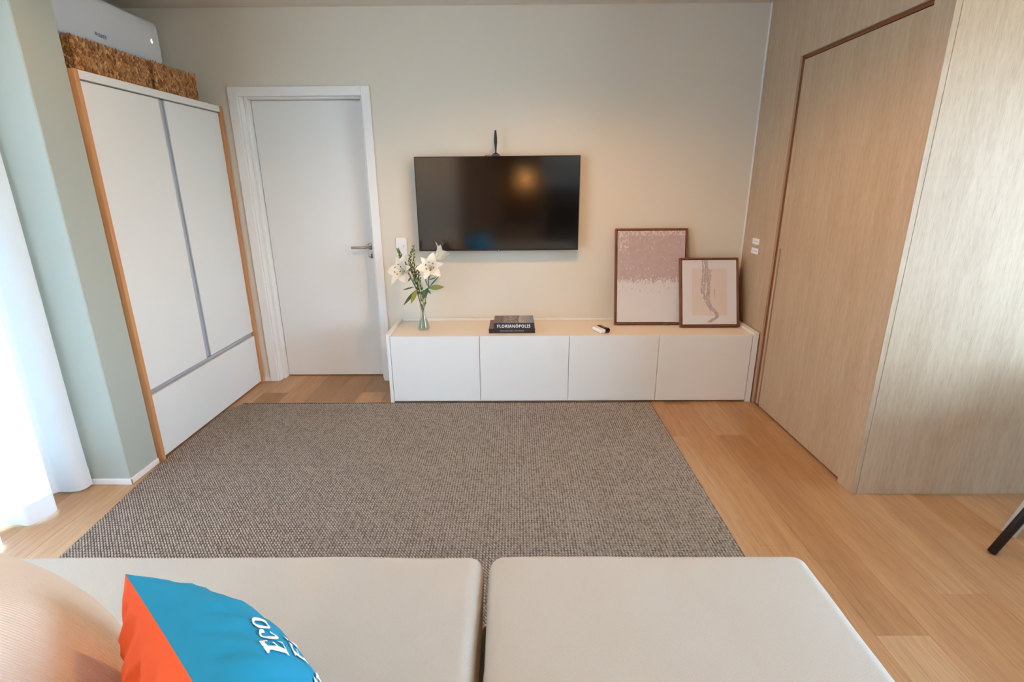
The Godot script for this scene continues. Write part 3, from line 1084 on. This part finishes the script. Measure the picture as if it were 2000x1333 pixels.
func bouquet() -> void:
	var b := Vector3(-0.668, 0.5005, 0.278)
	var v := thing("glass_vase", "small clear glass vase with flower stems in water", "vase", b)
	var st := begin()
	var outer := [Vector2(0.0, 0.0), Vector2(0.040, 0.0), Vector2(0.0445, 0.004), Vector2(0.046, 0.014), Vector2(0.043, 0.034), Vector2(0.035, 0.062), Vector2(0.0255, 0.092), Vector2(0.0205, 0.118), Vector2(0.0195, 0.140), Vector2(0.0215, 0.165), Vector2(0.026, 0.186)]
	var inner := [Vector2(0.0245, 0.186), Vector2(0.0198, 0.165), Vector2(0.0178, 0.140), Vector2(0.0188, 0.118), Vector2(0.0237, 0.092), Vector2(0.0332, 0.062), Vector2(0.041, 0.034), Vector2(0.0435, 0.016), Vector2(0.040, 0.011), Vector2(0.0, 0.010)]
	lathe(st, outer + inner, 36)
	put(st, "glass", M.glass, v)
	st = begin()
	lathe(st, [Vector2(0.0, 0.0105), Vector2(0.0398, 0.0115), Vector2(0.0432, 0.0165), Vector2(0.0406, 0.034), Vector2(0.0328, 0.062), Vector2(0.0270, 0.080), Vector2(0.0, 0.080)], 36)
	put(st, "water", M.water, v)
	var neck := b + Vector3(0, 0.15, 0)
	var P := func(x: float, y: float, z: float) -> Vector3:
		return Vector3(x, y, z)
	# two lily stems
	var l1 := thing("lily_stem", "white lily stem leaning left, flower facing the door", "flower", b, "flowers in the glass vase")
	st = begin()
	var line: Array = [b + Vector3(0.020, 0.016, 0.004), neck + Vector3(-0.004, 0.0, 0.004), P.call(-0.702, 0.80, 0.285), P.call(-0.732, 0.875, 0.295), P.call(-0.752, 0.925, 0.30)]
	var s1 := line.map(func(p): return p - b)
	tube(st, s1, [0.0038, 0.0036, 0.0032, 0.003, 0.0026], 8)
	put(st, "stem", M.stem_dark, l1)
	lily(l1, P.call(-0.754, 0.928, 0.30) - b, Vector3(-0.55, 0.32, 0.70), 0.150, 1.75, 3)
	for q in [[P.call(-0.705, 0.80, 0.29), P.call(-0.795, 0.695, 0.33), 0.022, 0.012, 0], [P.call(-0.70, 0.805, 0.29), P.call(-0.735, 0.715, 0.36), 0.032, 0.006, 1], [P.call(-0.72, 0.82, 0.285), P.call(-0.80, 0.80, 0.29), 0.012, 0.004, 0], [P.call(-0.735, 0.89, 0.295), P.call(-0.752, 0.865, 0.33), 0.012, 0.004, 0]]:
		st = begin()
		leaf(st, q[0] - b, q[1] - b, q[2], q[3])
		put(st, "leaf", M.leaf_light if q[4] == 1 else M.leaf, l1)
	var l2 := thing("lily_stem", "white lily stem leaning right below the television, two flowers", "flower", b, "flowers in the glass vase")
	st = begin()
	line = [b + Vector3(-0.022, 0.016, 0.0), neck + Vector3(0.006, 0.0, 0.002), P.call(-0.640, 0.745, 0.275), P.call(-0.618, 0.815, 0.272), P.call(-0.610, 0.90, 0.285), P.call(-0.592, 0.940, 0.30)]
	tube(st, line.map(func(p): return p - b), [0.0038, 0.0036, 0.0032, 0.003, 0.003, 0.0026], 8)
	put(st, "stem", M.stem, l2)
	lily(l2, P.call(-0.590, 0.947, 0.30) - b, Vector3(0.05, 0.42, 0.9), 0.132, 1.55, 8)
	st = begin()
	tube(st, [P.call(-0.612, 0.875, 0.285) - b, P.call(-0.585, 0.95, 0.255) - b, P.call(-0.565, 1.005, 0.24) - b], [0.0026, 0.0024, 0.002], 7)
	put(st, "stem", M.stem, l2)
	lily(l2, P.call(-0.564, 1.008, 0.24) - b, Vector3(0.55, 0.60, -0.25), 0.125, 1.2, 14)
	for q in [[P.call(-0.618, 0.81, 0.272), P.call(-0.502, 0.822, 0.30), 0.036, 0.006, 1], [P.call(-0.622, 0.808, 0.27), P.call(-0.535, 0.90, 0.275), 0.010, 0.004, 0], [P.call(-0.622, 0.815, 0.27), P.call(-0.648, 0.90, 0.27), 0.008, 0.003, 0], [P.call(-0.61, 0.87, 0.28), P.call(-0.555, 0.888, 0.29), 0.010, 0.004, 0], [P.call(-0.625, 0.81, 0.272), P.call(-0.66, 0.735, 0.31), 0.034, 0.010, 0], [P.call(-0.63, 0.80, 0.272), P.call(-0.598, 0.77, 0.30), 0.014, 0.004, 0]]:
		st = begin()
		leaf(st, q[0] - b, q[1] - b, q[2], q[3])
		put(st, "leaf", M.leaf_light if q[4] == 1 else M.leaf, l2)
	# green budding spikes
	spike(b, [b + Vector3(0.02, 0.016, -0.012), neck + Vector3(-0.005, 0, -0.004), P.call(-0.715, 0.83, 0.265), P.call(-0.79, 0.985, 0.25), P.call(-0.826, 1.085, 0.245)], "green budding spike leaning left in front of the light switch", 0.72, 4, 0.1)
	spike(b, [b + Vector3(0.012, 0.016, 0.018), neck + Vector3(-0.002, 0, 0.006), P.call(-0.690, 0.80, 0.26), P.call(-0.715, 0.93, 0.25), P.call(-0.715, 1.105, 0.245)], "tallest green budding spike standing upright in the vase", 0.42, 6, 0.45)
	spike(b, [b + Vector3(-0.01, 0.016, -0.02), neck + Vector3(0.0, 0, -0.006), P.call(-0.700, 0.82, 0.245), P.call(-0.748, 0.985, 0.235), P.call(-0.722, 1.082, 0.235)], "bent green budding spike just left of the tallest one", 0.55, 9, 0.5)
	spike(b, [b + Vector3(-0.025, 0.016, 0.012), neck + Vector3(0.002, 0, 0.0), P.call(-0.660, 0.74, 0.285), P.call(-0.680, 0.86, 0.27), P.call(-0.690, 0.965, 0.265)], "short green budding spike with pale buds in the vase middle", 0.40, 12, 0.6)

# ---------------------------------------------------------------- rug
func rug_left(z: float) -> float:
	if z < 0.56: return lerpf(-1.97, -2.040, clampf((z - 0.474) / 0.086, 0, 1))
	if z < 1.20: return -2.040
	return lerpf(-2.040, -1.956, minf(1.0, (z - 1.20) / 0.85))

func rug() -> void:
	var x1 := 0.968
	var z0 := 0.474
	var z1 := 3.0
	var r := thing("area_rug", "flat woven grey brown rug in front of the media console", "rug", Vector3(-0.5, 0, 1.5))
	var o := -r.position
	var st := begin()
	var top := []
	var under := []
	for i in 41:
		var zz := lerpf(z0, z1, i / 40.0)
		top.append([Vector3(x1, 0.0055, zz) + o, Vector3(rug_left(zz), 0.0055, zz) + o])
		under.append([Vector3(rug_left(zz), 0.0008, zz) + o, Vector3(x1, 0.0008, zz) + o])
	sheet(st, top)
	sheet(st, under)
	for i in 40:
		quad(st, top[i + 1][0], top[i][0], under[i][1], under[i + 1][1])
		quad(st, top[i][1], top[i + 1][1], under[i + 1][0], under[i][0])
	quad(st, top[0][0], top[0][1], under[0][0], under[0][1])
	quad(st, top[40][1], top[40][0], under[40][1], under[40][0])
	put(st, "backing", M.rug_base, r)
	st = begin()
	var pts := []
	for i in 150:
		var t := i / 149.0
		pts.append(Vector3(lerpf(rug_left(z0), x1, t), 0.0065, z0 + 0.002 * sin(t * 70.0) + 0.0015 * sin(t * 31.0)) + o)
	tube(st, pts, [0.0048], 8)
	put(st, "binding", std(c8(58, 50, 46), 0.95), r)
	rng.seed = 99
	var xf := []
	var cols := []
	var dx := 0.0135
	var dz := 0.0080
	var tones := [c8(182, 170, 156).srgb_to_linear(), c8(146, 133, 121).srgb_to_linear(), c8(114, 102, 93).srgb_to_linear(), c8(162, 149, 136).srgb_to_linear()]
	var rowi := 0
	var z := z0 + 0.006
	while z < 2.75:
		var x := x1 - 0.006 - (dx * 0.5 if rowi % 2 == 0 else 0.0)
		var xl := rug_left(z) + 0.005
		while x > xl:
			var k := 0
			var q := rng.randf()
			if rowi % 2 == 0: k = 0 if q < 0.62 else 3
			else: k = 1 if q < 0.6 else 2
			var b := Basis(Vector3.UP, 0.42 + rng.randf_range(-0.12, 0.12))
			xf.append(Transform3D(b, Vector3(x + rng.randf_range(-0.0008, 0.0008), 0.0072 + rng.randf_range(-0.0005, 0.0008), z) + o))
			cols.append(tones[k])
			x -= dx
		rowi += 1
		z += dz
	many(r, "woven_yarn", knot_mesh(0.0080, 0.0044, 0.0034), M.rug_yarn, xf, cols)

# ---------------------------------------------------------------- sofa and pillows
func crease(u: float, v: float) -> float:
	# soft gathers that run in from the top seam
	var d := 0.0
	for c in [[-0.55, 0.30, 0.10], [-0.28, 0.42, 0.08], [0.02, 0.34, 0.09], [0.30, 0.45, 0.08], [0.55, 0.30, 0.10], [0.78, 0.22, 0.07]]:
		var x: float = u - c[0] + 0.55 * (1.0 - v)
		var fade: float = clampf((v - (0.90 - c[1] * 0.6)) / 0.22, 0, 1)
		d += exp(-x * x / (c[2] * c[2] * 0.35)) * fade
	return d

func pillow_point(u: float, v: float, side: float, w: float, h: float, t: float, n: FastNoiseLite, amp: float) -> Vector3:
	var x := w / 2 * u * (1.0 - 0.07 * (1.0 - v * v))
	var y := h / 2 * v * (1.0 - 0.07 * (1.0 - u * u))
	var e := (1.0 - pow(absf(u), 2.4)) * (1.0 - pow(absf(v), 2.4))
	var z := t / 2 * pow(maxf(e, 0.0), 0.52)
	var ed := clampf(1.0 - e, 0.0, 1.0)
	z += amp * (n.get_noise_2d(u * 60.0 + v * 20.0, v * 22.0) + 0.7 * n.get_noise_2d(u * 170.0 + v * 60.0 + 40.0, v * 30.0) * ed) * minf(1.0, e * 3.0) * (0.35 + ed)
	z -= amp * 1.1 * crease(u, v) * minf(1.0, e * 4.0)
	return Vector3(x, y, side * z)

func pillow_mesh(w: float, h: float, t: float, side: float, n: FastNoiseLite, amp: float, res := 56) -> SurfaceTool:
	var st := begin()
	var g := []
	for i in res + 1:
		var row := []
		for j in res + 1:
			var u := sin((float(i) / res - 0.5) * PI)
			var v := sin((float(j) / res - 0.5) * PI)
			row.append(pillow_point(u, v, side, w, h, t, n, amp))
		g.append(row)
	if side < 0:
		g.reverse()
	sheet(st, g, true)
	return st

func sofa() -> void:
	var s := thing("sofa", "cream upholstered sofa with two seat cushions in the foreground", "sofa", Vector3(-0.37, 0, 3.15))
	var o := -s.position
	var n := FastNoiseLite.new()
	n.seed = 2
	n.frequency = 2.2
	var st := begin()
	rbox(st, Vector3(-1.62, 0.09, 2.66) + o, Vector3(0.85, 0.26, 3.60) + o, 0.03, 3)
	put(st, "base", M.sofa_body, s)
	for x in [[-1.61, -0.098], [-0.082, 0.866]]:
		st = begin()
		rbox(st, Vector3(x[0], 0.255, 2.590) + o, Vector3(x[1], 0.455, 3.42) + o, 0.045, 6, 0.008, 14, n, 0.006)
		put(st, "seat_cushion", M.seat, s)
	st = begin()
	rbox(st, Vector3(-1.62, 0.262, 3.44) + o, Vector3(0.85, 0.72, 3.66) + o, 0.06, 4)
	put(st, "backrest", M.sofa_body, s)
	for p in [Vector3(-1.5, 0, 2.76), Vector3(0.75, 0, 2.76), Vector3(-1.5, 0, 3.52), Vector3(0.75, 0, 3.52)]:
		st = begin()
		lathe(st, [Vector2(0.0, 0.008), Vector2(0.018, 0.008), Vector2(0.026, 0.10), Vector2(0.0, 0.10)], 14, Transform3D(Basis.IDENTITY, p + o))
		put(st, "leg", M.black, s)

func ribbed() -> StandardMaterial3D:
	var s := 64
	var im := Image.create(s, s, false, Image.FORMAT_RGB8)
	var hm := Image.create(s, s, false, Image.FORMAT_RGB8)
	var fleck := seamless(s, s, 0.12, 55, 3)
	for y in s:
		for x in s:
			var a := absf(sin(PI * float(x) * 4.0 / s))
			im.set_pixel(x, y, c8(228, 213, 194).lerp(c8(216, 200, 181), fleck[y * s + x] / 255.0))
			hm.set_pixel(x, y, Color(a, a, a))
	var m := std(Color.WHITE, 0.9)
	m.albedo_texture = ImageTexture.create_from_image(im)
	m.heightmap_enabled = true
	m.heightmap_texture = ImageTexture.create_from_image(hm)
	m.heightmap_scale = 0.12
	m.uv1_scale = Vector3(34, 34, 1)
	return m

func pillows() -> void:
	# teal and orange pillow leaning back
	var n := FastNoiseLite.new()
	n.seed = 21
	n.frequency = 0.05
	n.fractal_octaves = 3
	var w := 0.44
	var e := Vector3(-0.76, 0, -0.65).normalized()      # reading direction of the print
	var nh := e.cross(Vector3.UP).normalized() * -1.0
	if nh.x < 0: nh = -nh
	var lean := 0.30
	var up := (Vector3.UP * cos(lean) - nh * sin(lean)).normalized()
	var nn := e.cross(up).normalized()
	var corner := Vector3(-0.690, 0.868, 3.155)
	var centre := corner - e * (w / 2) - up * (w / 2)
	var p := thing("throw_pillow", "bright teal throw pillow with orange back and white lettering", "pillow", centre)
	p.basis = Basis(e, up, nn)
	put(pillow_mesh(w, w, 0.25, 1.0, n, 0.0085), "front_fabric", M.teal, p)
	put(pillow_mesh(w, w, 0.22, -1.0, n, 0.014), "back_fabric", M.orange, p)
	for q in [["Eco", Vector2(-0.095, 0.116), 0.062], ["Fl", Vector2(-0.080, 0.046), 0.062], ["h", Vector2(-0.120, -0.005), 0.062]]:
		var am := text_arrays(q[0], ["Droid Serif"], q[2], 700)
		var arr := am.surface_get_arrays(0)
		var vs: PackedVector3Array = arr[Mesh.ARRAY_VERTEX]
		var lo := am.get_aabb().position
		for i in vs.size():
			var uu: float = (vs[i].x - lo.x + q[1].x) / (w / 2)
			var vv: float = (vs[i].y - lo.y + q[1].y) / (w / 2)
			vs[i] = pillow_point(uu, vv, 1.0, w, w, 0.25, n, 0.0085) + Vector3(0, 0, 0.0032)
		arr[Mesh.ARRAY_VERTEX] = vs
		arr[Mesh.ARRAY_NORMAL] = null
		var st := SurfaceTool.new()
		st.create_from_arrays(arr)
		st.generate_normals()
		meshed(st.commit(), "lettering", M.print_white, p)
	# ribbed beige pillow in the corner of the sofa
	var n2 := FastNoiseLite.new()
	n2.seed = 5
	n2.frequency = 0.02
	var b := thing("ribbed_pillow", "large beige ribbed pillow at the left end of the sofa", "pillow", Vector3(-0.90, 0.70, 3.20))
	var up2 := (Vector3.UP * cos(0.5) - nh * sin(0.5)).normalized()
	b.basis = Basis(e, up2, e.cross(up2)) * Basis(Vector3.BACK, -0.3)
	var rm := ribbed()
	put(pillow_mesh(0.55, 0.50, 0.26, 1.0, n2, 0.01), "back_fabric", rm, b)
	put(pillow_mesh(0.55, 0.50, 0.26, -1.0, n2, 0.01), "front_fabric", rm, b)

# ---------------------------------------------------------------- dining corner and kitchen
func dining() -> void:
	var grey := std(c8(206, 208, 208), 0.5)
	var c := thing("dining_chair", "dining chair with slanted black leg at the right edge", "chair", Vector3(2.50, 0, 2.32))
	var st := begin()
	var seat := 0.44
	for q in [[-0.475, -0.27, -0.30, -0.25], [0.40, -0.27, 0.16, -0.10], [-0.475, 0.33, -0.30, 0.17], [0.40, 0.33, 0.16, 0.17]]:
		st = begin()
		tube(st, [Vector3(q[0], 0.004, q[1]), Vector3(q[2], seat, q[3])], [0.0165, 0.0175], 14)
		put(st, "leg", M.black, c)
	st = begin()
	rbox(st, Vector3(-0.26, seat, -0.25), Vector3(0.19, seat + 0.06, 0.22), 0.028, 4)
	put(st, "seat", grey, c)
	st = begin()
	rbox(st, Vector3(-0.27, seat + 0.05, -0.21), Vector3(-0.21, seat + 0.38, 0.21), 0.028, 4)
	put(st, "backrest", grey, c)
	var t := thing("dining_table", "dining table with slanted pale grey leg behind the chair leg", "table", Vector3(2.95, 0, 2.02))
	for q in [[-0.745, -0.09, -0.47, -0.09], [0.55, -0.18, 0.40, -0.16], [-0.745, 1.35, -0.47, 1.28], [0.55, 1.35, 0.40, 1.28]]:
		st = begin()
		tube(st, [Vector3(q[0], 0.004, q[1]), Vector3(q[2], 0.715, q[3])], [0.027, 0.032], 14)
		put(st, "leg", grey, t)
	box(Vector3(-0.50, 0.715, -0.20), Vector3(0.60, 0.745, 1.45), "tabletop", M.white, t, 0.004)

func kitchen() -> void:
	# units along the rear wall, which the television mirrors
	var w := thing("tall_cabinet", "tall dark wood kitchen cabinet against the rear wall", "cabinet", Vector3(-0.65, 0, 6.15))
	var dk := tri_mat(wood_texture(c8(132, 96, 66), c8(98, 66, 44), 61, 1.0), Vector3(1.6, 0.8, 1.6), 0.5)
	box(Vector3(-0.36, 0.0, -0.28), Vector3(0.36, 2.4, 0.295), "body", dk, w)
	box(Vector3(-0.357, 0.02, -0.30), Vector3(-0.002, 2.38, -0.281), "door", dk, w)
	box(Vector3(0.002, 0.02, -0.30), Vector3(0.357, 2.38, -0.281), "door", dk, w)
	var b := thing("base_cabinet", "low wood kitchen counter against the rear wall", "cabinet", Vector3(0.11, 0, 6.15))
	box(Vector3(-0.395, 0.08, -0.28), Vector3(0.395, 0.86, 0.295), "body", dk, b)
	box(Vector3(-0.395, 0.86, -0.31), Vector3(0.395, 0.90, 0.295), "worktop", M.blackgloss, b)
	for k in 2:
		box(Vector3(-0.393 + k * 0.395, 0.1, -0.30), Vector3(-0.002 + k * 0.395, 0.85, -0.281), "door", dk, b)
	var sp := thing("wood_splashback", "warm wood splashback panel above the kitchen counter", "panel", Vector3(0.11, 0.9, 6.44))
	box(Vector3(-0.395, 0.0, -0.02), Vector3(0.395, 1.5, 0.008), "panel", dk, sp)
	var u := thing("upper_cabinet", "pale grey upper kitchen cabinet with two doors", "cabinet", Vector3(1.0, 1.47, 6.2))
	box(Vector3(-0.48, 0, -0.2), Vector3(0.48, 0.42, 0.245), "body", M.grey_laminate, u)
	box(Vector3(-0.478, 0.002, -0.22), Vector3(-0.002, 0.418, -0.201), "door", M.grey_laminate, u)
	box(Vector3(0.002, 0.002, -0.22), Vector3(0.478, 0.418, -0.201), "door", M.grey_laminate, u)
	var ov := thing("black_oven", "black glass oven column below the grey kitchen cabinet", "oven", Vector3(1.0, 0, 6.15))
	box(Vector3(-0.44, 0.0, -0.28), Vector3(0.44, 1.45, 0.295), "body", M.black, ov)
	box(Vector3(-0.40, 0.6, -0.30), Vector3(0.40, 1.2, -0.281), "glass_door", M.blackgloss, ov)
	var st := begin()
	tube(st, [Vector3(-0.3, 1.26, -0.32), Vector3(0.3, 1.26, -0.32)], [0.01], 8)
	for xx in [-0.28, 0.28]:
		tube(st, [Vector3(xx, 1.26, -0.32), Vector3(xx, 1.26, -0.28)], [0.006], 6)
	put(st, "handle", M.steel, ov)
	# warm lamp over the counter
	var warm := c8(255, 190, 110)
	var l := thing("wall_lamp", "warm glowing wall lamp above the kitchen counter", "lamp", Vector3(0.20, 1.62, 6.36))
	st = begin()
	lathe(st, [Vector2(0.0, 0.08), Vector2(0.03, 0.078), Vector2(0.07, 0.0), Vector2(0.066, 0.0), Vector2(0.028, 0.074), Vector2(0.0, 0.076)], 24)
	put(st, "shade", M.black, l)
	st = begin()
	lathe(st, [Vector2(0.0, -0.02), Vector2(0.02, -0.012), Vector2(0.028, 0.01), Vector2(0.02, 0.035), Vector2(0.0, 0.045)], 16)
	var e := std(Color.WHITE, 0.4)
	e.emission_enabled = true
	e.emission = warm
	e.emission_energy_multiplier = 8.0
	put(st, "bulb", e, l)
	box(Vector3(-0.03, 0.07, 0.0), Vector3(0.03, 0.10, 0.068), "bracket", M.black, l)
	var o := OmniLight3D.new()
	o.name = "glow"
	o.position = Vector3(0, 0.01, 0)
	o.light_color = warm
	o.light_energy = 0.5
	o.light_size = 0.03
	o.omni_range = 12
	o.omni_attenuation = 2
	o.shadow_enabled = true
	l.add_child(o)

func _ready() -> void:
	rng.seed = 7
	lights_and_camera()
	materials()
	var warm := c8(255, 194, 128)
	downlight(Vector3(0.25, H, 1.52), 2.3, "recessed warm downlight in front of the television", warm)
	downlight(Vector3(-1.35, H, 1.75), 0.4, "recessed warm downlight in front of the white door", warm)
	downlight(Vector3(0.25, H, 4.4), 0.5, "recessed warm downlight over the sofa back", warm)
	downlight(Vector3(-1.5, H, 5.6), 1.6, "recessed warm downlight beside the rear wall", warm)
	room()
	white_door()
	wardrobe()
	console()
	sofa()
	rug()
	television()
	curtain()
	air_conditioner()
	basket(Vector3(-2.42, 2.0435, 0.625), Vector3(-2.095, 2.208, 1.165), "longer woven basket with metal grip, nearest the pillar", 1, true)
	basket(Vector3(-2.42, 2.0435, 0.150), Vector3(-2.100, 2.214, 0.578), "shorter woven basket nearest the beige back wall", 2, false)
	wall_plates()
	console_things()
	bouquet()
	pillows()
	dining()
	kitchen()
